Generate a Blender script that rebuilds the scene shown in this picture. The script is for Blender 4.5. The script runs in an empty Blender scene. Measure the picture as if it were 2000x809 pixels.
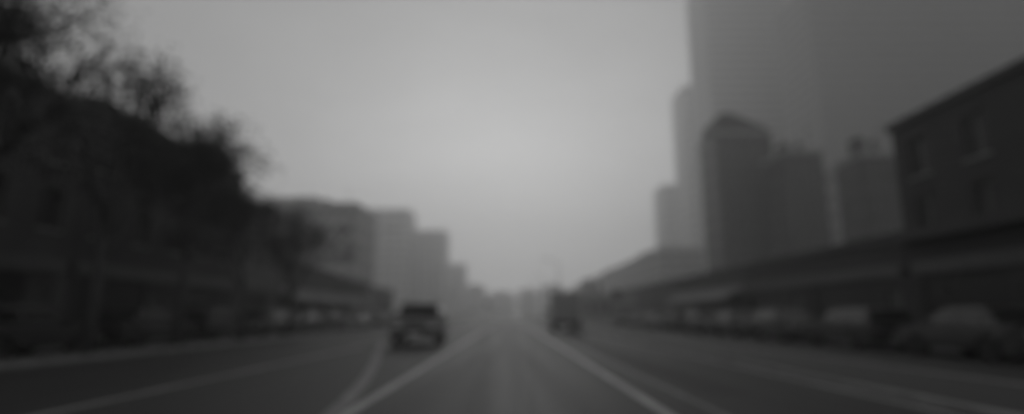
import bpy, bmesh, math, random
from mathutils import Vector, Matrix
R = math.radians
random.seed(7)
sc = bpy.context.scene
COL = sc.collection
PI = math.pi

# ------------------------------------------------------------------ materials
def mat(name, v, rough=0.7, var=0.25, scale=3.0, bump=0.0, metal=0.0, spec=0.5, stretch=None, trans=0.0, coat=0.0, fine=0.0):
    m = bpy.data.materials.new(name); m.use_nodes = True
    nt = m.node_tree; N = nt.nodes; L = nt.links
    b = N['Principled BSDF']
    b.inputs['Roughness'].default_value = rough
    b.inputs['Metallic'].default_value = metal
    b.inputs['Specular IOR Level'].default_value = spec
    b.inputs['Coat Weight'].default_value = coat
    b.inputs['Coat Roughness'].default_value = 0.08
    tc = N.new('ShaderNodeTexCoord'); mp = N.new('ShaderNodeMapping')
    L.new(tc.outputs['Object'], mp.inputs['Vector'])
    if stretch: mp.inputs['Scale'].default_value = stretch
    n1 = N.new('ShaderNodeTexNoise'); n1.inputs['Scale'].default_value = scale; n1.inputs['Detail'].default_value = 6
    L.new(mp.outputs[0], n1.inputs['Vector'])
    r = N.new('ShaderNodeMapRange')
    r.inputs['From Min'].default_value = 0.3; r.inputs['From Max'].default_value = 0.7
    r.inputs['To Min'].default_value = v * (1 - var); r.inputs['To Max'].default_value = v * (1 + var)
    L.new(n1.outputs['Fac'], r.inputs['Value'])
    out = r.outputs[0]
    if fine:
        n2 = N.new('ShaderNodeTexNoise'); n2.inputs['Scale'].default_value = 60; n2.inputs['Detail'].default_value = 3
        L.new(tc.outputs['Object'], n2.inputs['Vector'])
        mm = N.new('ShaderNodeMapRange'); mm.inputs['From Min'].default_value = .3; mm.inputs['From Max'].default_value = .7
        mm.inputs['To Min'].default_value = 1 - fine; mm.inputs['To Max'].default_value = 1 + fine
        L.new(n2.outputs['Fac'], mm.inputs['Value'])
        mu = N.new('ShaderNodeMath'); mu.operation = 'MULTIPLY'
        L.new(out, mu.inputs[0]); L.new(mm.outputs[0], mu.inputs[1]); out = mu.outputs[0]
    cr = N.new('ShaderNodeCombineColor')
    for k in range(3): L.new(out, cr.inputs[k])
    L.new(cr.outputs[0], b.inputs['Base Color'])
    rr = N.new('ShaderNodeMapRange'); rr.inputs['To Min'].default_value = max(0.02, rough * .8); rr.inputs['To Max'].default_value = min(1, rough * 1.2)
    L.new(n1.outputs['Fac'], rr.inputs['Value']); L.new(rr.outputs[0], b.inputs['Roughness'])
    if bump:
        n3 = N.new('ShaderNodeTexNoise'); n3.inputs['Scale'].default_value = scale * 8; n3.inputs['Detail'].default_value = 4
        L.new(tc.outputs['Object'], n3.inputs['Vector'])
        bp = N.new('ShaderNodeBump'); bp.inputs['Strength'].default_value = bump; bp.inputs['Distance'].default_value = 0.02
        L.new(n3.outputs['Fac'], bp.inputs['Height']); L.new(bp.outputs[0], b.inputs['Normal'])
    return m

def brick_mat(name, v, mortar, w=0.24, h=0.08):
    m = mat(name, v, 0.85, 0.25, 0.8)
    nt = m.node_tree; N = nt.nodes; L = nt.links
    b = N['Principled BSDF']; src = b.inputs['Base Color'].links[0].from_socket
    tc = N.new('ShaderNodeTexCoord'); sp = N.new('ShaderNodeSeparateXYZ'); L.new(tc.outputs['Object'], sp.inputs[0])
    ad = N.new('ShaderNodeMath'); ad.operation = 'ADD'; L.new(sp.outputs[0], ad.inputs[0]); L.new(sp.outputs[1], ad.inputs[1])
    cb = N.new('ShaderNodeCombineXYZ'); L.new(ad.outputs[0], cb.inputs[0]); L.new(sp.outputs[2], cb.inputs[1])
    br = N.new('ShaderNodeTexBrick'); br.inputs['Scale'].default_value = 1
    br.inputs['Brick Width'].default_value = w; br.inputs['Row Height'].default_value = h; br.inputs['Mortar Size'].default_value = 0.012
    br.inputs['Mortar'].default_value = (mortar, mortar, mortar, 1)
    L.new(cb.outputs[0], br.inputs['Vector']); L.new(src, br.inputs['Color1'])
    da = N.new('ShaderNodeMix'); da.data_type = 'RGBA'; da.blend_type = 'MULTIPLY'; da.inputs[0].default_value = 1
    L.new(src, da.inputs[6]); da.inputs[7].default_value = (.75, .75, .75, 1); L.new(da.outputs[2], br.inputs['Color2'])
    L.new(br.outputs['Color'], b.inputs['Base Color'])
    return m

M = {
 'asphalt': mat('asphalt', 0.033, 0.64, 0.35, 1.0, 0.25, spec=.42, stretch=(1.6, .05, 1), fine=.18),
 'asphalt_old': mat('asphalt_old', 0.033, 0.75, 0.30, 1.0, 0.3, stretch=(1.3, .06, 1), fine=.18),
 'paving': mat('paving', 0.06, 0.7, 0.3, 1.0, 0.2, stretch=(1.2, .1, 1), fine=.12),
 'kerb': mat('kerb', 0.30, 0.7, 0.2, 2.0, 0.2),
 'earth': mat('earth', 0.07, 0.95, 0.4, 0.6, 0.4),
 'ground': mat('ground', 0.06, 0.95, 0.4, 0.05, 0.2),
 'paint': mat('road_paint', 0.36, 0.55, 0.30, 2.2, 0.1, stretch=(1, .3, 1), fine=.2),
 'paint_worn': mat('road_paint_worn', 0.18, 0.6, 0.5, 3.0, 0.1, fine=.3),
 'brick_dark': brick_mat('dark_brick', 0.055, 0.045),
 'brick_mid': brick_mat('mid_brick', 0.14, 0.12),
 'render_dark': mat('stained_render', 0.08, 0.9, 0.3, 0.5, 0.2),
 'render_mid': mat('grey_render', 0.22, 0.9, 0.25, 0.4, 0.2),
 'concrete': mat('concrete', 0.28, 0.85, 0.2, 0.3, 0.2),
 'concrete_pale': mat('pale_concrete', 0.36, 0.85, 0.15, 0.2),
 'stone': mat('trim_stone', 0.30, 0.8, 0.2, 1.5, 0.2),
 'trim_dark': mat('dark_trim', 0.03, 0.6, 0.2, 1.5),
 'roof': mat('roof_felt', 0.06, 0.9, 0.3, 0.8, 0.3),
 'tile': mat('roof_tile', 0.10, 0.8, 0.3, 3.0, 0.4, stretch=(1, 1, 6)),
 'frame': mat('window_frame', 0.18, 0.5, 0.1, 4.0),
 'glass': mat('window_glass', 0.02, 0.35, 0.1, 1.0, spec=0.35),
 'glass_far': mat('far_window_glass', 0.06, 0.4, 0.5, 0.4, spec=0.4),
 'awning': mat('awning_canvas', 0.2, 0.9, 0.12, 1.5),
 'fascia': mat('fascia_board', 0.22, 0.6, 0.1, 1.0),
 'fascia_dark': mat('fascia_dark', 0.09, 0.6, 0.2, 1.0),
 'door': mat('painted_door', 0.08, 0.5, 0.2, 2.0),
 'steel': mat('galvanised_steel', 0.35, 0.5, 0.15, 5.0, metal=0.6),
 'bark': mat('bark', 0.07, 0.95, 0.4, 6.0, 0.8, stretch=(1, 1, .3)),
 'leaf': mat('leaf', 0.045, 0.75, 0.5, 1.2),
 'car_black': mat('car_paint_black', 0.02, 0.45, 0.1, 2.0, coat=.12),
 'car_dark': mat('car_paint_dark_grey', 0.03, 0.45, 0.1, 2.0, metal=0, coat=.12),
 'car_grey': mat('car_paint_grey', 0.11, 0.4, 0.1, 2.0, coat=.2),
 'van_paint': mat('van_paint', 0.24, 0.4, 0.1, 2.0, coat=.2),
 'car_pale': mat('car_paint_silver', 0.34, 0.35, 0.08, 2.0, coat=.3),
 'rubber': mat('tyre_rubber', 0.02, 0.85, 0.2, 6.0),
 'rim': mat('wheel_alloy', 0.4, 0.35, 0.1, 6.0, metal=.8),
 'car_glass': mat('car_glass', 0.015, 0.12, 0.1, 1.0, spec=0.5),
 'plastic': mat('black_plastic', 0.03, 0.55, 0.2, 5.0),
 'chrome': mat('chrome', 0.6, 0.15, 0.05, 5.0, metal=1.0),
 'lens': mat('lamp_lens', 0.5, 0.12, 0.1, 8.0),
 'lens_red': mat('tail_lens', 0.10, 0.15, 0.1, 8.0),
 'plate': mat('plate_white', 0.6, 0.5, 0.05, 8.0),
 'sign_face': mat('sign_face', 0.35, 0.4, 0.1, 4.0),
}

# ------------------------------------------------------------------ mesh helpers
class MB:
    def __init__(s): s.bm = bmesh.new()
    def box(s, x0, x1, y0, y1, z0, z1, bev=0, mtx=None):
        r = bmesh.ops.create_cube(s.bm, size=1)
        vs = r['verts']
        bmesh.ops.scale(s.bm, vec=(x1-x0, y1-y0, z1-z0), verts=vs)
        bmesh.ops.translate(s.bm, vec=((x0+x1)/2, (y0+y1)/2, (z0+z1)/2), verts=vs)
        if bev:
            es = list({e for v in vs for e in v.link_edges})
            rb = bmesh.ops.bevel(s.bm, geom=es, offset=bev, segments=2, affect='EDGES')
            vs = list({v for f in rb['faces'] for v in f.verts} | {v for v in vs if v.is_valid})
        if mtx is not None: bmesh.ops.transform(s.bm, matrix=mtx, verts=vs)
        return s
    def prism(s, pts, y0, y1, bev=0):
        """side profile (x,z) extruded along y; y0/y1 may be functions of z"""
        f0 = (lambda z: y0) if not callable(y0) else y0
        f1 = (lambda z: y1) if not callable(y1) else y1
        a = [s.bm.verts.new((x, f0(z), z)) for x, z in pts]
        b = [s.bm.verts.new((x, f1(z), z)) for x, z in pts]
        n = len(pts); fs = [s.bm.faces.new(a), s.bm.faces.new(b[::-1])]
        for i in range(n):
            j = (i+1) % n
            fs.append(s.bm.faces.new((a[j], a[i], b[i], b[j])))
        bmesh.ops.recalc_face_normals(s.bm, faces=fs)
        if bev:
            es = [e for e in s.bm.edges if e.verts[0] in a and e.verts[1] in a or e.verts[0] in b and e.verts[1] in b]
            bmesh.ops.bevel(s.bm, geom=es, offset=bev, segments=3, affect='EDGES', clamp_overlap=True)
        return s
    def tube(s, p0, p1, r0, r1=None, seg=10):
        p0 = Vector(p0); p1 = Vector(p1); r1 = r0 if r1 is None else r1
        d = (p1-p0); L = d.length
        r = bmesh.ops.create_cone(s.bm, cap_ends=True, segments=seg, radius1=r0, radius2=r1, depth=L)
        q = d.to_track_quat('Z', 'Y').to_matrix().to_4x4()
        bmesh.ops.transform(s.bm, matrix=Matrix.Translation((p0+p1)/2) @ q, verts=r['verts'])
        return s
    def quad(s, *p):
        s.bm.faces.new([s.bm.verts.new(q) for q in p]); return s
    def lathe(s, prof, seg=20, axis='Z', c=(0, 0, 0)):
        rings = []
        for (r, h) in prof:
            ring = []
            for k in range(seg):
                a = 2*PI*k/seg
                if axis == 'Z': p = (r*math.cos(a), r*math.sin(a), h)
                else: p = (r*math.cos(a), h, r*math.sin(a))
                ring.append(s.bm.verts.new((p[0]+c[0], p[1]+c[1], p[2]+c[2])))
            rings.append(ring)
        for i in range(len(rings)-1):
            for k in range(seg):
                s.bm.faces.new((rings[i][k], rings[i][(k+1) % seg], rings[i+1][(k+1) % seg], rings[i+1][k]))
        s.bm.faces.new(rings[0]); s.bm.faces.new(rings[-1][::-1])
        bmesh.ops.recalc_face_normals(s.bm, faces=s.bm.faces[:])
        return s
    def build(s, name, m, parent=None, smooth=False):
        me = bpy.data.meshes.new(name); s.bm.to_mesh(me); s.bm.free()
        if smooth:
            for p in me.polygons: p.use_smooth = True
        me.materials.append(m if not isinstance(m, str) else M[m])
        o = bpy.data.objects.new(name, me); COL.objects.link(o)
        if parent: o.parent = parent
        return o

def empty(name, loc=(0, 0, 0), rz=0):
    o = bpy.data.objects.new(name, None); COL.objects.link(o)
    o.location = loc; o.rotation_euler = (0, 0, rz); o.empty_display_size = .3
    return o
def tag(o, label=None, cat=None, group=None, kind=None):
    if label: o['label'] = label
    if cat: o['category'] = cat
    if group: o['group'] = group
    if kind: o['kind'] = kind
    return o
KIDS = {}
def copy_tree(o, parent=None):
    c = o.copy(); COL.objects.link(c); c.parent = parent
    for ch in [k for k in COL.objects if k.parent == o]: copy_tree(ch, c)
    return c
def struct(name, mb, m, parent=None):
    return tag(mb.build(name, m), kind='structure')

# ------------------------------------------------------------------ the setting
def sheet(name, x0, x1, y0, y1, z, m): return struct(name, MB().quad((x0, y0, z), (x1, y0, z), (x1, y1, z), (x0, y1, z)), m)
sheet('ground', -900, 900, -100, 1400, -0.012, 'ground')
sheet('road', -11.45, 5.65, -30, 630, 0.0, 'asphalt')
sheet('slip_road', 8.15, 14.2, -30, 140, 0.0, 'asphalt_old')
sheet('parking_lane', -15.2, -12.75, -30, 140, 0.0, 'asphalt_old')
b = MB().box(-18, -15.32, -30, 140, -.011, .12); struct('pavement_left', b, 'paving')
b = MB().box(14.32, 17, -30, 140, -.011, .12); struct('pavement_right', b, 'paving')
b = MB().box(5.82, 8.0, -30, 420, -.011, .12); struct('footpath', b, 'paving')
b = MB().box(-12.65, -11.57, -30, 140, -.011, .10); struct('verge', b, 'earth')
def kerb(name, x, y0, y1, w=.12, h=.135):
    b = MB(); y = y0
    while y < y1:
        L = 3.0 if y < 90 else 30.0
        b.box(x-w/2, x+w/2, y+.01, min(y+L, y1)-.01, -.011, h); y += L
    return struct(name, b, 'kerb')
kerb('kerb', 5.735, -30, 420, .16, .10); kerb('kerb', 8.075, -30, 140, .14)
kerb('kerb', 14.26, -30, 140); kerb('kerb', -15.26, -30, 140)
kerb('kerb', -11.51, -30, 140); kerb('kerb', -12.70, -30, 140, .10, .115)
def stripe(name, path, w, z, m, dash=None):
    """ribbon following a list of (x, y)"""
    mb = MB(); n = len(path); L = []; Rr = []
    for i, (x, y) in enumerate(path):
        a = path[max(0, i-1)]; c = path[min(n-1, i+1)]
        d = Vector((c[0]-a[0], c[1]-a[1])).normalized(); nx, ny = -d.y*w/2, d.x*w/2
        L.append(mb.bm.verts.new((x+nx, y+ny, z))); Rr.append(mb.bm.verts.new((x-nx, y-ny, z)))
    for i in range(n-1): mb.bm.faces.new((Rr[i], Rr[i+1], L[i+1], L[i]))
    return struct(name, mb, m)
stripe('centre_line', [(-2.0, y) for y in (-10, 10, 30, 60, 120, 300)], .17, .004, 'paint')
stripe('lane_line', [(1.95, y) for y in (-10, 10, 30, 60, 120, 300)], .17, .004, 'paint')
stripe('edge_line', [(2.62, y) for y in (-10, 10, 30, 60, 120, 300)], .11, .004, 'paint_worn')
def bez(p0, p1, p2, p3, n=24):
    o = []
    for k in range(n+1):
        t = k/n; o.append(tuple(p0[i]*(1-t)**3+3*p1[i]*t*(1-t)**2+3*p2[i]*t*t*(1-t)+p3[i]*t**3 for i in (0, 1)))
    return o
stripe('turn_line', bez((-2.05, 6.2), (-2.4, 9.5), (-3.1, 13.5), (-4.0, 17.5)) + bez((-4.0, 17.5), (-5.1, 22.5), (-5.6, 31), (-10.9, 31.5), 24)[1:], .24, .008, 'paint_worn')
stripe('side_line', [(5.42, y) for y in (-10, 10, 30, 60, 120, 300)], .13, .004, 'paint')
stripe('side_line', [(-5.72, y) for y in (-10, 5, 15, 22.5)], .15, .004, 'paint')
stripe('side_line', [(-5.72, y) for y in (40, 60, 120, 200)], .15, .004, 'paint')
# tar seams and repairs laid along the carriageway
stripe('tar_seam', [(-3.9+.04*math.sin(y*.4), y) for y in range(2, 120, 3)], .09, .0035, 'trim_dark')
stripe('tar_seam', [(4.1+.05*math.sin(y*.3), y) for y in range(2, 120, 3)], .14, .0035, 'trim_dark')
stripe('tar_seam', [(-8.4+.05*math.sin(y*.5), y) for y in range(2, 120, 3)], .12, .0035, 'trim_dark')
for (x, y) in ((-3.2, 15), (3.9, 20), (-8, 14)):
    struct('manhole_cover', MB().lathe([(.36, .003), (.36, .008), (.30, .009), (.29, .006), (.0101, .007)], 24, 'Z', (x, y, 0)), 'plastic')
sheet('road_patch', 2.95, 3.75, 9, 60, .0035, 'asphalt_old')
sheet('road_patch', -10.6, -9.4, 8, 70, .0035, 'asphalt_old')

# ------------------------------------------------------------------ buildings (local: x along front, y into depth, z up; front at y=0 facing -y)
def wallface(mb, W, z0, z1, openings, t=.3):
    """front skin with real openings: list of (x0,x1,za,zb)"""
    xs = sorted({0, W, *[o[0] for o in openings], *[o[1] for o in openings]})
    zs = sorted({z0, z1, *[o[2] for o in openings], *[o[3] for o in openings]})
    for j in range(len(zs)-1):
        run = None
        for i in range(len(xs)-1):
            cx = (xs[i]+xs[i+1])/2; cz = (zs[j]+zs[j+1])/2
            hole = any(a < cx < b_ and c < cz < d for a, b_, c, d in openings)
            if not hole:
                if run is None: run = xs[i]
            if hole and run is not None:
                mb.box(run, xs[i], 0, t, zs[j], zs[j+1]); run = None
        if run is not None: mb.box(run, W, 0, t, zs[j], zs[j+1])

def window(parent, x0, x1, z0, z1, y=.16, frame='frame', sill=True, bars=True):
    f = MB(); t = .06
    f.box(x0, x0+t, y, y+.08, z0, z1); f.box(x1-t, x1, y, y+.08, z0, z1)
    f.box(x0+t, x1-t, y, y+.08, z1-t, z1); f.box(x0+t, x1-t, y, y+.08, z0, z0+t)
    if bars: f.box((x0+x1)/2-.025, (x0+x1)/2+.025, y+.01, y+.07, z0+t, z1-t)
    o = f.build('window', frame, parent)
    MB().box(x0+t, x1-t, y+.03, y+.05, z0+t, z1-t).build('pane', 'glass', o)
    if sill: MB().box(x0-.08, x1+.08, -.07, y-.002, z0-.09, z0-.002).build('sill', 'stone', o)
    return o

def street_building(name, label, cat, loc, rz, W, D, H, wall, floors=3, cols=4, shop=True, awn=None, fascia='fascia', roof='flat', group=None, win=(1.1, 1.6), ground_h=3.6, cornice=True, canopy=False):
    root = empty(name, loc, rz); tag(root, label, cat, group)
    ops = []; wins = []
    fh = (H - ground_h - .7)/max(1, floors-1) if floors > 1 else 0
    pitch = W/cols
    for f in range(1, floors):
        zb = ground_h + .9 + fh*(f-1)
        for c in range(cols):
            xc = pitch*(c+.5); o = (xc-win[0]/2, xc+win[0]/2, zb, min(zb+win[1], H-.6)); ops.append(o); wins.append(o)
    shops = []; dx = None
    if shop:
        n = max(1, int(W//6))
        sw = W/n
        for k in range(n):
            a = sw*k
            shops.append((a+.5, a+sw-1.9, .5, 2.75)); ops.append((a+.5, a+sw-1.9, .5, 2.75))
            ops.append((a+sw-1.6, a+sw-.6, 0.0, 2.3)); shops.append(('d', a+sw-1.6, a+sw-.6))
    else:
        for c in range(cols):
            xc = pitch*(c+.5)
            if c == cols//2: ops.append((xc-.5, xc+.5, 0.0, 2.3)); shops.append(('d', xc-.5, xc+.5))
            else: o = (xc-win[0]/2, xc+win[0]/2, .9, 2.5); ops.append(o); wins.append(o)
    mb = MB(); wallface(mb, W, 0, H, ops)
    mb.box(0, W, .302, D, 0, H)
    mb.build('wall', wall, root)
    for o in wins: window(root, *o)
    for s_ in shops:
        if s_[0] == 'd':
            d = MB().box(s_[1], s_[2], .14, .2, .0, 2.3).build('door', 'door', root)
            MB().tube((s_[1]+.1, .13, 1.05), (s_[1]+.1, .06, 1.05), .02).tube((s_[1]+.1, .07, 1.05), (s_[1]+.22, .07, 1.05), .015).build('handle', 'steel', d)
        else:
            o = window(root, *s_, y=.1, frame='trim_dark', sill=True, bars=True); o.name = 'shop_window'
    if shop:
        MB().box(.3, W-.3, -.14, -.003, 2.85, 3.4).build('fascia', fascia, root)
    if awn:
        for k in range(max(1, int(W//6))):
            sw = W/max(1, int(W//6)); a = MB()
            pts = [(-1.3, 2.45), (-1.3, 2.25), (-1.27, 2.25), (-1.27, 2.43), (-.02, 2.98), (-.02, 3.02)]
            x0, x1 = sw*k+.3, sw*(k+1)-.4
            va = [a.bm.verts.new((x0, p[0]-.15, p[1])) for p in pts]; vb = [a.bm.verts.new((x1, p[0]-.15, p[1])) for p in pts]
            a.bm.faces.new(va); a.bm.faces.new(vb[::-1])
            for i in range(6): a.bm.faces.new((va[(i+1) % 6], va[i], vb[i], vb[(i+1) % 6]))
            bmesh.ops.recalc_face_normals(a.bm, faces=a.bm.faces[:])
            a.build('awning', awn, root)
    if canopy:
        MB().box(-.004, W+.004, -.75, -.003, ground_h+.75, ground_h+1.15).build('canopy', 'trim_dark', root)
    if roof == 'flat':
        p = MB(); p.box(-.12, W+.12, -.15, .28, H+.002, H+.32); p.box(-.12, .25, .282, D+.1, H+.002, H+.32); p.box(W-.25, W+.12, .282, D+.1, H+.002, H+.32)
        p.build('parapet', 'trim_dark' if cornice else wall, root)
        r = MB().box(.252, W-.252, .282, D, H+.002, H+.08).build('roof', 'roof', root)
    else:
        r = MB(); z = H+.002; rh = 2.2
        v = [(-.2, -.3, z), (W+.2, -.3, z), (W+.2, D+.3, z), (-.2, D+.3, z), (-.2, D/2, z+rh), (W+.2, D/2, z+rh)]
        vv = [r.bm.verts.new(p) for p in v]
        for f in ((0, 1, 5, 4), (2, 3, 4, 5), (1, 2, 5), (3, 0, 4), (3, 2, 1, 0)): r.bm.faces.new([vv[i] for i in f])
        r = r.build('roof', 'tile', root)
        MB().box(W*.2, W*.2+.9, D/2-.4, D/2+.4, z+rh-.7, z+rh+1.2, .03).build('chimney', 'brick_dark', r)
    return root

# left dark row (front at x=-18 facing the road): rz=90deg, local x -> +Y
L_ = -18.0
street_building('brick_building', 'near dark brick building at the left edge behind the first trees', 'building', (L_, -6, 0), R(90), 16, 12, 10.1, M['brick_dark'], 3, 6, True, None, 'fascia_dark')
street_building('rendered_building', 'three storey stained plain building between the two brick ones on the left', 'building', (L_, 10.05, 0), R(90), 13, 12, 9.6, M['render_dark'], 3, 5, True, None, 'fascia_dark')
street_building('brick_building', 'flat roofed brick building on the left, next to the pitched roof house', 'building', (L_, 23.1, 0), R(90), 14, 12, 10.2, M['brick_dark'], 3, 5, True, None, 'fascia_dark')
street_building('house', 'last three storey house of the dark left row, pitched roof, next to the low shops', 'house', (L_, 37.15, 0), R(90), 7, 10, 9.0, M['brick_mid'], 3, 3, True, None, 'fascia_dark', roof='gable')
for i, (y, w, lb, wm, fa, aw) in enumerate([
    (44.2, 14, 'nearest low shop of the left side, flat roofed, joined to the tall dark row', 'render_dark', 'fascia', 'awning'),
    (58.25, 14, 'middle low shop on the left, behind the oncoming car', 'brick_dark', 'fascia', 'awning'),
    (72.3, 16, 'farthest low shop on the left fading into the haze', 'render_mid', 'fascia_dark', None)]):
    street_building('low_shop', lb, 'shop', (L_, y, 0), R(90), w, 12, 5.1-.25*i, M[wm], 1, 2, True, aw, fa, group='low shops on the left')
# right row: rz=-90deg, local x -> -Y, so origin is the far end
R_ = 17.0
street_building('brick_building', 'dark three storey building at the right edge with a canopy over its shops', 'building', (R_, 24, 0), R(-90), 20, 12, 9.2, M['brick_dark'], 3, 7, True, None, 'fascia_dark', canopy=True, ground_h=3.45)
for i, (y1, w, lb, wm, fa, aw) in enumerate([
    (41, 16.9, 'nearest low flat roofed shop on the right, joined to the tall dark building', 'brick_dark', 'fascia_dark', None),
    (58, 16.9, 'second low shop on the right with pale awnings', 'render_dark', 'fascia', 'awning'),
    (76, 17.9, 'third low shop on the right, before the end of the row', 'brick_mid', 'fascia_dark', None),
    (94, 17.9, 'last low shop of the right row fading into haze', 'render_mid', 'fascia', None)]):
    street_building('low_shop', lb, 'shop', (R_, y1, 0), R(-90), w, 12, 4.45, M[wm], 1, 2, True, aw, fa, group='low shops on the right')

# ------------------------------------------------------------------ taller blocks behind
def block(name, label, x0, x1, y0, y1, H, wall, floors, cols, cat='tower', side=None, scols=3, ribbon=False, rooftop=None, group=None, rz=0.0, crown=None, fz=.8):
    root = empty(name, (x0, y0, 0), rz); tag(root, label, cat, group)
    W, D = x1-x0, y1-y0
    MB().box(0, W, 0, D, 0, H).build('wall', wall, root)
    MB().box(-.25, W+.25, -.25, D+.25, H+.004, H+.7).build('parapet', 'stone', root)
    fh = H/floors; n = 0
    def win(mk, wdt, c):
        pass
    for f in range(floors):
        zb = fh*f+fh*.3; zt = zb+fh*.5
        if ribbon:
            o = MB().box(.8, W-.8, -.12, -.003, zb, zt).build('ribbon_window', 'glass_far', root)
            continue
        for c in range(cols):
            if n >= 98: break
            n += 1
            p = W/cols; xc = p*(c+.5); w = p*.3
            o = MB().box(xc-w, xc+w, -.10, -.003, zb, zt).build('window', 'frame', root)
            o2 = MB(); o2.box(xc-w+.1, xc+w-.1, -.125, -.104, zb+.1, zt-.1); o2.build('pane', 'glass', o)
    # balconies / floor bands on the street side
    if side:
        s = -1 if side == 'L' else 1; xs = -.003 if s < 0 else W+.003
        for f in range(floors):
            zb = fh*f+fh*.3; zt = zb+fh*.5
            MB().box(min(xs, xs+s*.12), max(xs, xs+s*.12), 1, D-1, zb, zt).build('ribbon_window', 'glass_far', root)
    rr = random.Random(int(x0*7+y0)); rooftop = list(rooftop or [])
    if not crown and cat != 'house' and W > 4:
        rooftop += [(W*.12, W*.12+min(4, W*.25), D*.3, D*.6, rr.uniform(1.5, 2.8))]
        tk = MB(); r0 = min(1.2, W*.08); tk.lathe([(r0, H+.9), (r0, H+2.6), (r0*.3, H+3.1)], 16, 'Z', (W*.62, D*.35, 0))
        for q in (-.6, .6): tk.tube((W*.62+q*r0, D*.35, H+.69), (W*.62+q*r0, D*.35, H+.95), .08)
        tk.build('water_tank', 'roof', root)
        MB().tube((W*.85, D*.3, H+.69), (W*.85, D*.3, H+5.5), .06, .04).tube((W*.85-.5, D*.3, H+4.6), (W*.85+.5, D*.3, H+4.6), .04).build('aerial', 'trim_dark', root)
    if rooftop:
        for (a, b_, c, d, h) in rooftop:
            MB().box(a, b_, c, d, H+.708, H+.7+h, .05).build('plant_room', wall, root)
    if crown:
        v = crown; mb = MB(); mb.prism(v, .3, D-.3); mb.build('roof', 'roof', root)
    return root

def X(px, Y): return (px-995)/1120*Y           # metres sideways for the photo's columns at a distance
def Hh(py, Y): return (615-py)/1140*Y+1.2
def blk(name, label, px0, px1, py, Y, depth, wall, floors, cols, **k):
    return block(name, label, X(px0, Y), X(px1, Y), Y, Y+depth, Hh(py, Y), M[wall], floors, cols, **k)

blk('apartment_block', 'wide grey apartment block rising behind the low shops on the left', 470, 686, 392, 145, 22, 'concrete', 7, 9, cat='apartment block', side='R', rooftop=[(9, 15.5, 5, 11, 2.6)])
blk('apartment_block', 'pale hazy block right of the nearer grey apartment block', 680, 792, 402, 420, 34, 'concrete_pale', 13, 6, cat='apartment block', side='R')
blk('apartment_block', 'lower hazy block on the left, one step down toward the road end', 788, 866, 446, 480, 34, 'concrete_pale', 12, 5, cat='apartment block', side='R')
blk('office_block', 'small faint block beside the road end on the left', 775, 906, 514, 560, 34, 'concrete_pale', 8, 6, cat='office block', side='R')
# right
blk('office_tower', 'dark tower with a slanted top behind the right shops', 1425, 1538, 240, 104, 10, 'render_dark', 11, 6, cat='tower', side='L', crown=[(0.1, Hh(240, 104)+.71), (10.4, Hh(240, 104)+.71), (9.8, Hh(240, 104)+1.5), (2.6, Hh(240, 104)+4.6), (1.0, Hh(240, 104)+4.2)])
blk('office_tower', 'dark square tower right of the slanted top one', 1562, 1640, 282, 92, 8, 'render_dark', 10, 5, cat='tower', side='L')
blk('office_tower', 'dark narrow tower farther right above the shop roofs', 1722, 1800, 290, 70, 6, 'render_dark', 8, 5, cat='tower', side='L')
blk('slab_building', 'grey building filling the gap between the two dark square towers', 1655, 1735, 318, 125, 12, 'concrete', 8, 3, cat='building', side='L')
blk('high_rise', 'tallest pale slab behind the slanted top tower, reaching out of the top of the view', 1418, 1600, -130, 335, 34, 'concrete', 40, 1, ribbon=True, side='L')
blk('high_rise', 'wide grey slab reaching out of the top of the view at the right edge', 1640, 2400, -110, 240, 30, 'concrete', 30, 1, ribbon=True, side='L')
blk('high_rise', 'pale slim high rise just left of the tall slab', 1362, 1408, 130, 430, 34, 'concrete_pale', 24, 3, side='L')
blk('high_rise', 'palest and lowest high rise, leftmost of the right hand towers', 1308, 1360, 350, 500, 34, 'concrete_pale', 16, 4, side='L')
# long hazy terrace falling away toward the road end on the right
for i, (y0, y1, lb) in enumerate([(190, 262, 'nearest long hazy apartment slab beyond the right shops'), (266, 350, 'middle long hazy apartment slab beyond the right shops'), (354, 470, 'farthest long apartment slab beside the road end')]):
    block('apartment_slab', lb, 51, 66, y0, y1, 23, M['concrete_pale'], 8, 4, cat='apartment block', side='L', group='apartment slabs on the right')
# far houses by the road end
blk('low_building', 'small grey building just past the right shops', 1146, 1198, 578, 112, 14, 'render_mid', 1, 3, cat='building', side='L')
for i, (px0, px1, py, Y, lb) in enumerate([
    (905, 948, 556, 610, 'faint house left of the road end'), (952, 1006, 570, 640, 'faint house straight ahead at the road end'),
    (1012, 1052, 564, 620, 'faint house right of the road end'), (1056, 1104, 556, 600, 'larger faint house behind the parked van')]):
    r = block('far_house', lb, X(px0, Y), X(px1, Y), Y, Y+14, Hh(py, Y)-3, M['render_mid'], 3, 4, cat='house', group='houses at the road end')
    W = X(px1, Y)-X(px0, Y); z = Hh(py, Y)-2.29
    MB().prism([(-.4, z), (W+.4, z), (W*.5, z+4.2)], -.2, 14.2).build('roof', 'tile', r)

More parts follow.
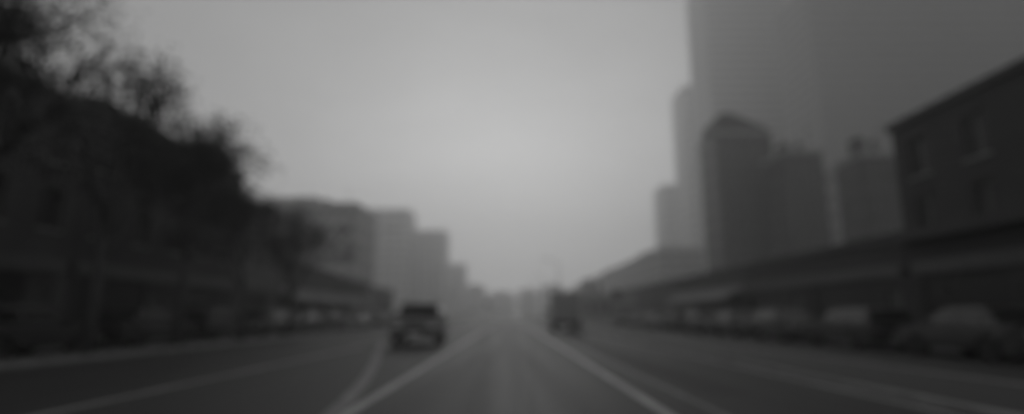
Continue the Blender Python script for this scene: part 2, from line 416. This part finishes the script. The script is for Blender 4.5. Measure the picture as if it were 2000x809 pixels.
# ------------------------------------------------------------------ trees
def branch(mb, p, d, L, r, depth, tips):
    q = p + d*L
    mb.tube(p, q, r, r*.62, 7 if depth > 1 else 5)
    if depth == 0: tips.append(q); return
    if depth < 3: tips.append(p+d*L*.6)
    for k in range(random.choice((2, 3))+(depth == 3)):
        a = random.uniform(0, 2*PI); tilt = random.uniform(.35, .75)
        ax = d.orthogonal().normalized(); ax.rotate(Matrix.Rotation(a, 3, d))
        nd = (d*math.cos(tilt)+ax*math.sin(tilt)+Vector((0, 0, .12))).normalized()
        branch(mb, p+d*L*random.uniform(.75, 1), nd, L*random.uniform(.62, .82), r*.6, depth-1, tips)
def leaves(tips, per, spread, size):
    bm = bmesh.new()
    for t in tips:
        for k in range(per):
            c = t+Vector((random.gauss(0, spread), random.gauss(0, spread), random.gauss(0, spread*.8)))
            a = Vector((random.gauss(0, 1), random.gauss(0, 1), random.gauss(0, 1))).normalized(); b_ = a.orthogonal().normalized()
            s = size*random.uniform(.6, 1.4)
            bm.faces.new([bm.verts.new(c+a*s), bm.verts.new(c+b_*s*.5), bm.verts.new(c-a*s), bm.verts.new(c-b_*s*.5)])
    return bm
def make_tree(H, per=16):
    root = empty('street_tree')
    mb = MB(); tips = []
    branch(mb, Vector((0, 0, 0)), Vector((random.uniform(-.05, .05), random.uniform(-.05, .05), 1)).normalized(), H*.30, .16, 4, tips)
    mx = max(t.z for t in tips); k = (H-.3)/mx
    bmesh.ops.scale(mb.bm, vec=(k, k, k), verts=mb.bm.verts[:])
    tips = [t*k for t in tips]
    mb.build('trunk', 'bark', root, True)
    l = MB(); l.bm.free(); l.bm = leaves(tips, per, .40, .075); l.build('crown', 'leaf', root)
    return root
protos = [make_tree(9.5, 90), make_tree(9.2, 84), make_tree(9.6, 86)]
spots = [(7.5, 'large leafy tree nearest the camera on the left verge'), (12.2, 'second tree from the camera on the left verge'),
 (16.6, 'third tree from the camera on the left verge'), (21.0, 'fourth tree from the camera on the left verge'), (26.0, 'fifth tree from the camera on the left verge'), (31.5, 'smallest and last of the near trees on the left verge')]
used = set()
for i, (y, lb) in enumerate(spots):
    k = i % 3
    o = protos[k] if k not in used else copy_tree(protos[k])
    used.add(k)
    o.location = (-12.1, y, .10); o.rotation_euler = (0, 0, i*1.3); s = (1, 1, .98, .92, .84, .74)[i]; o.scale = (s, s, s)
    tag(o, lb, 'tree', 'trees on the left verge')
# far wood closing the street
w = MB(); w.bm.free(); w.bm = bmesh.new()
tp = []
for k in range(1500):
    x = random.uniform(-260, 260); y = 690+random.uniform(0, 50); h = 22+7*math.sin(x*.05)+4*math.sin(x*.21)
    tp.append(Vector((x, y, random.uniform(.5, 1)*h*random.uniform(.3, 1)+.5)))
w.bm = leaves(tp, 8, 1.6, .9)
tag(w.build('wood', 'leaf'), 'far wood fading into haze behind the road end', 'wood', kind='stuff')

# ------------------------------------------------------------------ vehicles (length along local x, front at +x)
def arc(cx, cz, r, a0, a1, n=9): return [(cx+r*math.cos(R(a0+(a1-a0)*k/n)), cz+r*math.sin(R(a0+(a1-a0)*k/n))) for k in range(n+1)]
def make_wheel(root, x, y, r, w):
    s = 1 if y > 0 else -1
    wh = empty('wheel', (x, y, r)); wh.parent = root
    MB().lathe([(r*.62, -w/2), (r*.94, -w/2), (r, -w*.35), (r, w*.35), (r*.94, w/2), (r*.62, w/2)], 24, 'Y').build('tyre', 'rubber', wh, True)
    m = MB().lathe([(r*.61, w*.40), (r*.61, w*.47), (r*.54, w*.48), (r*.52, w*.3), (r*.2, w*.32), (r*.14, w*.46), (.01, w*.47)], 20, 'Y')
    for k in range(5):
        a = 2*PI*k/5
        m.tube((r*.12*math.cos(a), w*.38, r*.12*math.sin(a)), (r*.56*math.cos(a), w*.40, r*.56*math.sin(a)), r*.09, r*.07, 6)
    if s < 0: bmesh.ops.scale(m.bm, vec=(1, -1, 1), verts=m.bm.verts[:]); bmesh.ops.reverse_faces(m.bm, faces=m.bm.faces[:])
    m.build('rim', 'rim', wh)
def make_car(name, paint, kind):
    P = {
     'saloon': dict(L=4.5, W=1.76, r=.32, zs=.24, belt=.92, hood=.86, top=1.43, cab=(-1.75, -1.15, .35, 1.15), boot=.98, wb=1.33),
     'hatch':  dict(L=3.95, W=1.70, r=.30, zs=.24, belt=.93, hood=.90, top=1.48, cab=(-1.92, -1.60, .30, 1.15), boot=.95, wb=1.24),
     'suv':    dict(L=4.35, W=1.84, r=.37, zs=.34, belt=1.10, hood=1.06, top=1.72, cab=(-2.12, -1.98, .55, .85), boot=1.1, wb=1.34),
     'estate': dict(L=4.6, W=1.78, r=.32, zs=.25, belt=.93, hood=.87, top=1.47, cab=(-2.22, -1.85, .35, 1.15), boot=.95, wb=1.36),
    }[kind]
    L, W, r, zs, belt, top = P['L'], P['W'], P['r'], P['zs'], P['belt'], P['top']; hx = L/2; wb = P['wb']; c = P['cab']
    root = empty(name)
    prof = [(-hx+.04, zs+.08), (-wb-r-.07, zs)] + arc(-wb, r, r+.06, 180, 0)[0:] + arc(wb, r, r+.06, 180, 0) + [(hx-.10, zs), (hx, zs+.12), (hx-.01, .55*P['hood']+.1), (hx-.08, P['hood']-.10), (hx-.22, P['hood']-.03), (c[3]+.05, belt+.02), (c[0]+.0, P['boot'] if kind == 'saloon' else belt+.01), (-hx+.08, P['boot']-.03), (-hx+.01, P['boot']-.18)]
    body = MB().prism(prof, lambda z: -W/2+max(0, z-.6)*.10, lambda z: W/2-max(0, z-.6)*.10, .035)
    wt = W*.74; wbm = W*.92
    side = lambda z: (wbm/2)*(1-(z-belt)/(top-belt)) + (wt/2)*((z-belt)/(top-belt))
    cab = [(c[0], belt-.02), (c[1]-.08, top-.07), (c[1]+.12, top-.01), ((c[1]+c[2])/2, top), (c[2]-.1, top-.02), (c[2]+.05, top-.09), (c[3], belt-.02)]
    body.prism(cab, lambda z: -side(z), side, .02)
    body.build('body', paint, root, True)
    me = [o for o in COL.objects if o.parent == root and o.name.startswith('body')][0].data
    for p in me.polygons: p.use_smooth = False
    # glass
    def lerp2(a, b_, t): return (a[0]+(b_[0]-a[0])*t, a[1]+(b_[1]-a[1])*t)
    def screen(nm, lo, hi, s):
        mb = MB(); n = Vector((hi[1]-lo[1], 0, -(hi[0]-lo[0]))).normalized()*s
        a = lerp2(lo, hi, .10); b_ = lerp2(lo, hi, .92); q = []
        for off in (.004, .016):
            for (p, sg) in ((a, -1), (a, 1), (b_, 1), (b_, -1)):
                q.append(mb.bm.verts.new((p[0]+n.x*off, sg*(side(p[1])-.09), p[1]+n.z*off)))
        for f in ((3, 2, 1, 0), (4, 5, 6, 7), (0, 1, 5, 4), (1, 2, 6, 5), (2, 3, 7, 6), (3, 0, 4, 7)): mb.bm.faces.new([q[i] for i in f])
        bmesh.ops.recalc_face_normals(mb.bm, faces=mb.bm.faces[:]); mb.build(nm, 'car_glass', root)
    screen('windscreen', cab[6], cab[5], 1); screen('rear_window', cab[0], cab[1], -1)
    def xr(a, b_, z): return a[0]+(b_[0]-a[0])*(z-a[1])/(b_[1]-a[1])
    z0, z1 = belt+.05, top-.12
    xf0, xf1 = xr(cab[6], cab[5], z0)-.12, xr(cab[6], cab[5], z1)-.10
    xb0, xb1 = xr(cab[0], cab[1], z0)+.14, xr(cab[0], cab[1], z1)+.10
    xm = (c[1]+c[2])/2+.05
    for sg in (-1, 1):
        for quad_ in ([(xm+.04, z0), (xf0, z0), (xf1, z1), (xm+.04, z1)], [(xb0, z0), (xm-.04, z0), (xm-.04, z1), (xb1, z1)]):
            mb = MB()
            mb.prism(quad_, (lambda z: sg*(side(z)+.002)), (lambda z: sg*(side(z)+.010)))
            mb.build('side_window', 'car_glass', root)
        d = MB().box(xm-.12, xm+.04-.12+.14, sg*(W/2-.03)-.025, sg*(W/2-.03)+.045 if sg > 0 else sg*(W/2-.03)+.02, belt-.17, belt-.14).build('door_handle', 'plastic', root)
        MB().box(c[3]-.32, c[3]-.14, sg*(wbm/2+.10)-.09, sg*(wbm/2+.10)+.09, belt+.03, belt+.17, .03).build('door_mirror', 'plastic', root)
        MB().box(hx-.10, hx+.012, sg*(W/2-.27)-.17, sg*(W/2-.27)+.17, .60*P['hood']+.04, .60*P['hood']+.20, .03).build('headlight', 'lens', root)
        MB().box(-hx-.006, -hx+.10, sg*(W/2-.19)-.12, sg*(W/2-.19)+.12, P['boot']-.36, P['boot']-.16, .02).build('tail_light', 'lens_red', root)
        for xx in (-wb, wb): make_wheel(root, xx, sg*(W/2-.12), r, .21)
    g = MB()
    for k in range(5): g.box(hx-.03, hx+.008, -.36, .36, .60*P['hood']+.03+k*.035, .60*P['hood']+.05+k*.035)
    g.build('grille', 'plastic', root)
    MB().box(hx-.10, hx+.08, -W/2+.03, W/2-.03, zs+.08, zs+.26, .04).build('bumper', 'plastic' if kind == 'suv' else paint, root)
    MB().box(-hx-.07, -hx+.10, -W/2+.03, W/2-.03, zs+.08, zs+.26, .04).build('bumper', 'plastic' if kind == 'suv' else paint, root)
    MB().box(hx+.082, hx+.095, -.26, .26, zs+.11, zs+.22).build('number_plate', 'plate', root)
    MB().box(-hx-.085, -hx-.072, -.26, .26, zs+.11, zs+.22).build('number_plate', 'plate', root)
    if kind == 'suv':
        rk = MB()
        for sg in (-1, 1):
            rk.tube((c[1]+.1, sg*(wt/2-.06), top+.06), (c[2]-.15, sg*(wt/2-.06), top+.06), .018)
            for xx in (c[1]+.2, c[2]-.25): rk.tube((xx, sg*(wt/2-.06), top-.02), (xx, sg*(wt/2-.06), top+.06), .02)
        rk.build('roof_rack', 'plastic', root)
    return root

suv = make_car('oncoming_car', 'car_grey', 'suv')
suv.location = (-3.72, 24.2, 0.004); suv.rotation_euler = (0, 0, R(-88)); suv.scale = (1, 1.02, 1)
tag(suv, 'boxy car coming toward the camera in the left lane', 'car')

protos = {}
def park(kind, paint, x, y, lb, group, face=1):
    key = (kind, paint)
    if key in protos: o = copy_tree(protos[key])
    else: o = protos[key] = make_car('parked_car', paint, kind)
    o.location = (x, y, 0.001); o.rotation_euler = (0, 0, R(90*face)+random.uniform(-.02, .02))
    tag(o, lb, 'car', group); return o
lefts = [('estate', 'car_dark', 16.3, 'dark grey estate car parked nearest in the left row'), ('saloon', 'car_black', 21.9, 'black saloon parked second in the left row'),
 ('hatch', 'car_dark', 27.2, 'dark hatchback parked third in the left row'), ('estate', 'car_black', 32.5, 'black estate car parked fourth in the left row'),
 ('saloon', 'car_dark', 38.2, 'dark grey saloon parked fifth in the left row'), ('hatch', 'car_black', 43.4, 'black hatchback parked sixth in the left row, just before the pale car'),
 ('saloon', 'car_pale', 53.0, 'pale silver saloon in the left row, behind the oncoming car'), ('estate', 'car_black', 60.0, 'black estate car in the left row beyond the silver one'), ('hatch', 'car_grey', 68.0, 'grey hatchback parked farthest in the left row')]
for k, p, y, lb in lefts: park(k, p, -14.0, y, lb, 'cars parked on the left', random.choice((1, -1)))
rights = [('saloon', 'car_dark', 16.0, 'dark grey saloon parked nearest in the right row'), ('estate', 'car_black', 21.6, 'black estate car parked second in the right row'),
 ('hatch', 'car_dark', 27.0, 'dark hatchback parked third in the right row'), ('saloon', 'car_black', 32.4, 'black saloon parked fourth in the right row'),
 ('estate', 'car_dark', 38.2, 'dark grey estate car parked fifth in the right row'), ('hatch', 'car_black', 44, 'black hatchback parked sixth in the right row'),
 ('saloon', 'car_grey', 50, 'grey saloon parked seventh in the right row'), ('hatch', 'car_grey', 57, 'grey hatchback parked eighth in the right row'), ('estate', 'car_black', 65, 'black estate car parked last in the right row')]
for k, p, y, lb in rights: park(k, p, 13.0, y, lb, 'cars parked on the right', random.choice((1, -1)))

# box van seen from behind, parked at the right kerb
v = empty('box_van', (4.35, 46, 0.002), R(90)); tag(v, 'grey box van parked at the right kerb ahead, seen from behind', 'van')
W = 2.05
MB().prism([(-3, .45), (-2.6, .42)] + arc(-1.9, .38, .46, 180, 0) + arc(1.7, .38, .46, 180, 0) + [(2.6, .4), (2.75, .55), (2.72, 1.1), (2.3, 1.3), (1.85, 2.1), (1.25, 2.15), (1.2, .75), (-3, .75)], -W/2+.03, W/2-.03, .03).build('chassis', 'car_black', v)
MB().box(-3.05, 1.15, -W/2, W/2, .78, 2.95, .05).build('cargo_box', 'van_paint', v)
for s in (-1, 1):
    d = MB().box(-3.09, -3.053, s*.5-.47, s*.5+.47, .88, 2.85, .01).build('rear_door', 'van_paint', v)
    MB().tube((-3.12, s*.12, 1.1), (-3.12, s*.12, 2.6), .015).tube((-3.12, s*.12, 1.5), (-3.085, s*.12, 1.5), .02).build('lock_bar', 'steel', d)
    MB().box(-3.08, -3.0, s*.86-.10, s*.86+.10, .52, .66, .01).build('tail_light', 'lens_red', v)
    MB().box(1.35, 2.0, s*(W/2-.02)-.006, s*(W/2-.02)+.006, 1.4, 2.0).build('side_window', 'car_glass', v)
    MB().box(2.0, 2.12, s*(W/2+.15)-.12, s*(W/2+.15)+.12, 1.35, 1.7, .02).build('door_mirror', 'plastic', v)
    for xx in (-1.9, 1.7): make_wheel(v, xx, s*(W/2-.16), .38, .24)
MB().box(-3.12, -3.0, -W/2+.05, W/2-.05, .36, .48, .02).build('bumper', 'plastic', v)
MB().box(-3.135, -3.122, -.26, .26, .37, .47).build('number_plate', 'plate', v)

# ------------------------------------------------------------------ street furniture
def make_lamp():
    o = empty('street_lamp')
    MB().lathe([(.13, 0), (.13, .9), (.085, 1.0), (.05, 8.0), (.045, 8.1)], 12).build('post', 'steel', o, True)
    MB().tube((0, 0, 8.02), (.7, 0, 8.42), .04, .035).tube((.7, 0, 8.42), (1.5, 0, 8.5), .035, .03).build('arm', 'steel', o, True)
    h = MB().box(1.4, 2.05, -.13, .13, 8.44, 8.56, .04).build('lamp_head', 'steel', o)
    MB().box(1.5, 1.98, -.1, .1, 8.415, 8.438).build('lens', 'lens', h)
    return o
lp = make_lamp()
for i, (x, y, rz, lb) in enumerate([(-11.9, 49, 0, 'nearest tall street lamp on the left verge, past the last tree'),
    (6.6, 76, PI, 'tall street lamp on the right footpath beyond the parked van'), (6.6, 112, PI, 'faint tall street lamp farthest along the right footpath'), (-11.9, 90, 0, 'faint tall street lamp farthest along the left verge')]):
    o = lp if i == 0 else copy_tree(lp)
    o.location = (x, y, .12 if x > 0 else .10); o.rotation_euler = (0, 0, rz); tag(o, lb, 'street lamp', 'street lamps')
p = empty('sign_post', (7.7, 41, .12)); tag(p, 'plain dark sign post on the right footpath beside the parked van', 'sign post')
MB().tube((0, 0, 0), (0, 0, 2.9), .04).build('post', 'steel', p); MB().box(-.25, .25, -.07, -.045, 2.2, 2.85, .01).build('sign_plate', 'trim_dark', p)
t = empty('traffic_sign', (-2.55, 84, .0)); t.rotation_euler = (0, R(-14), 0)
tag(t, 'small dark sign on a leaning post in the middle of the road ahead', 'sign')
MB().tube((0, 0, 0), (0, 0, 3.3), .05).build('post', 'steel', t)
MB().lathe([(.34, -.02), (.36, -.01), (.36, .01), (.34, .02)], 24, 'Y', (0, -.07, 2.9)).build('sign_disc', 'trim_dark', t)
MB().box(-.4, .4, -.4, .4, 0, .12, .03).build('base', 'kerb', t)

# ------------------------------------------------------------------ haze
hz = MB().box(-950, 950, -120, 1450, -1.1, 250).build('haze', 'glass')
hm = bpy.data.materials.new('haze'); hm.use_nodes = True; nt = hm.node_tree; nt.nodes.clear()
pv = nt.nodes.new('ShaderNodeVolumePrincipled'); mo = nt.nodes.new('ShaderNodeOutputMaterial')
pv.inputs['Color'].default_value = (.98, .98, .98, 1); pv.inputs['Density'].default_value = 0.0021; pv.inputs['Anisotropy'].default_value = 0.6
nt.links.new(pv.outputs[0], mo.inputs['Volume'])
hz.data.materials.clear(); hz.data.materials.append(hm)
tag(hz, 'thin grey haze filling the whole street', 'haze', kind='stuff')

# ------------------------------------------------------------------ light
EL = 14
w = bpy.data.worlds.new('World'); sc.world = w; w.use_nodes = True; nt = w.node_tree
bg = nt.nodes['Background']; sky = nt.nodes.new('ShaderNodeTexSky'); sky.sky_type = 'NISHITA'; sky.sun_disc = False
sky.sun_elevation = R(EL); sky.sun_rotation = 0.0; sky.dust_density = 0.15; sky.air_density = 1.5; sky.altitude = 50
bw = nt.nodes.new('ShaderNodeRGBToBW')
nt.links.new(sky.outputs[0], bw.inputs[0]); tcw = nt.nodes.new('ShaderNodeTexCoord'); mpw = nt.nodes.new('ShaderNodeMapping'); mpw.inputs['Scale'].default_value = (1, 1, 2.6)
nz = nt.nodes.new('ShaderNodeTexNoise'); nz.inputs['Scale'].default_value = 2.2; nz.inputs['Detail'].default_value = 5; nz.inputs['Distortion'].default_value = .4
mrw = nt.nodes.new('ShaderNodeMapRange'); mrw.inputs['From Min'].default_value = .3; mrw.inputs['From Max'].default_value = .7; mrw.inputs['To Min'].default_value = .82; mrw.inputs['To Max'].default_value = 1.18
mlw = nt.nodes.new('ShaderNodeMath'); mlw.operation = 'MULTIPLY'
nt.links.new(tcw.outputs['Generated'], mpw.inputs[0]); nt.links.new(mpw.outputs[0], nz.inputs['Vector']); nt.links.new(nz.outputs['Fac'], mrw.inputs['Value'])
nt.links.new(bw.outputs[0], mlw.inputs[0]); nt.links.new(mrw.outputs[0], mlw.inputs[1]); nt.links.new(mlw.outputs[0], bg.inputs[0]); bg.inputs[1].default_value = 0.1
sl = bpy.data.lights.new('sun', 'SUN'); sl.energy = 0.9; sl.angle = R(14); sl.color = (1, .995, .985)
so = bpy.data.objects.new('sun', sl); COL.objects.link(so)
so.rotation_euler = Vector((0, -math.cos(R(EL)), -math.sin(R(EL)))).to_track_quat('-Z', 'Y').to_euler()
so.location = (0, 60, 30)

# ------------------------------------------------------------------ camera
cd = bpy.data.cameras.new('camera'); cam = bpy.data.objects.new('camera', cd); COL.objects.link(cam)
cam.location = (0, 0, 1.2); cam.rotation_euler = (R(90+10.86), 0, R(-.0))
cd.sensor_width = 36; cd.lens = 36*1100/2000; cd.shift_x = .0025; cd.clip_end = 5000; cd.clip_start = .05
cd.dof.use_dof = True; cd.dof.focus_distance = 1.6
# lens opening chosen so that far things are softly out of focus
BLUR = 14.0   # px in 1024
cd.dof.aperture_fstop = (cd.lens/1000)/(BLUR*1.6/(1100*1024/2000))
sc.camera = cam

sc.view_settings.view_transform = 'Standard'; sc.view_settings.look = 'None'; sc.view_settings.gamma = 1; sc.view_settings.exposure = -0.1
sc.render.engine = 'CYCLES'
sc.cycles.use_denoising = True
sc.cycles.volume_bounces = 6; sc.cycles.max_bounces = 10; sc.cycles.diffuse_bounces = 2; sc.cycles.glossy_bounces = 2
sc.cycles.caustics_reflective = False; sc.cycles.caustics_refractive = False
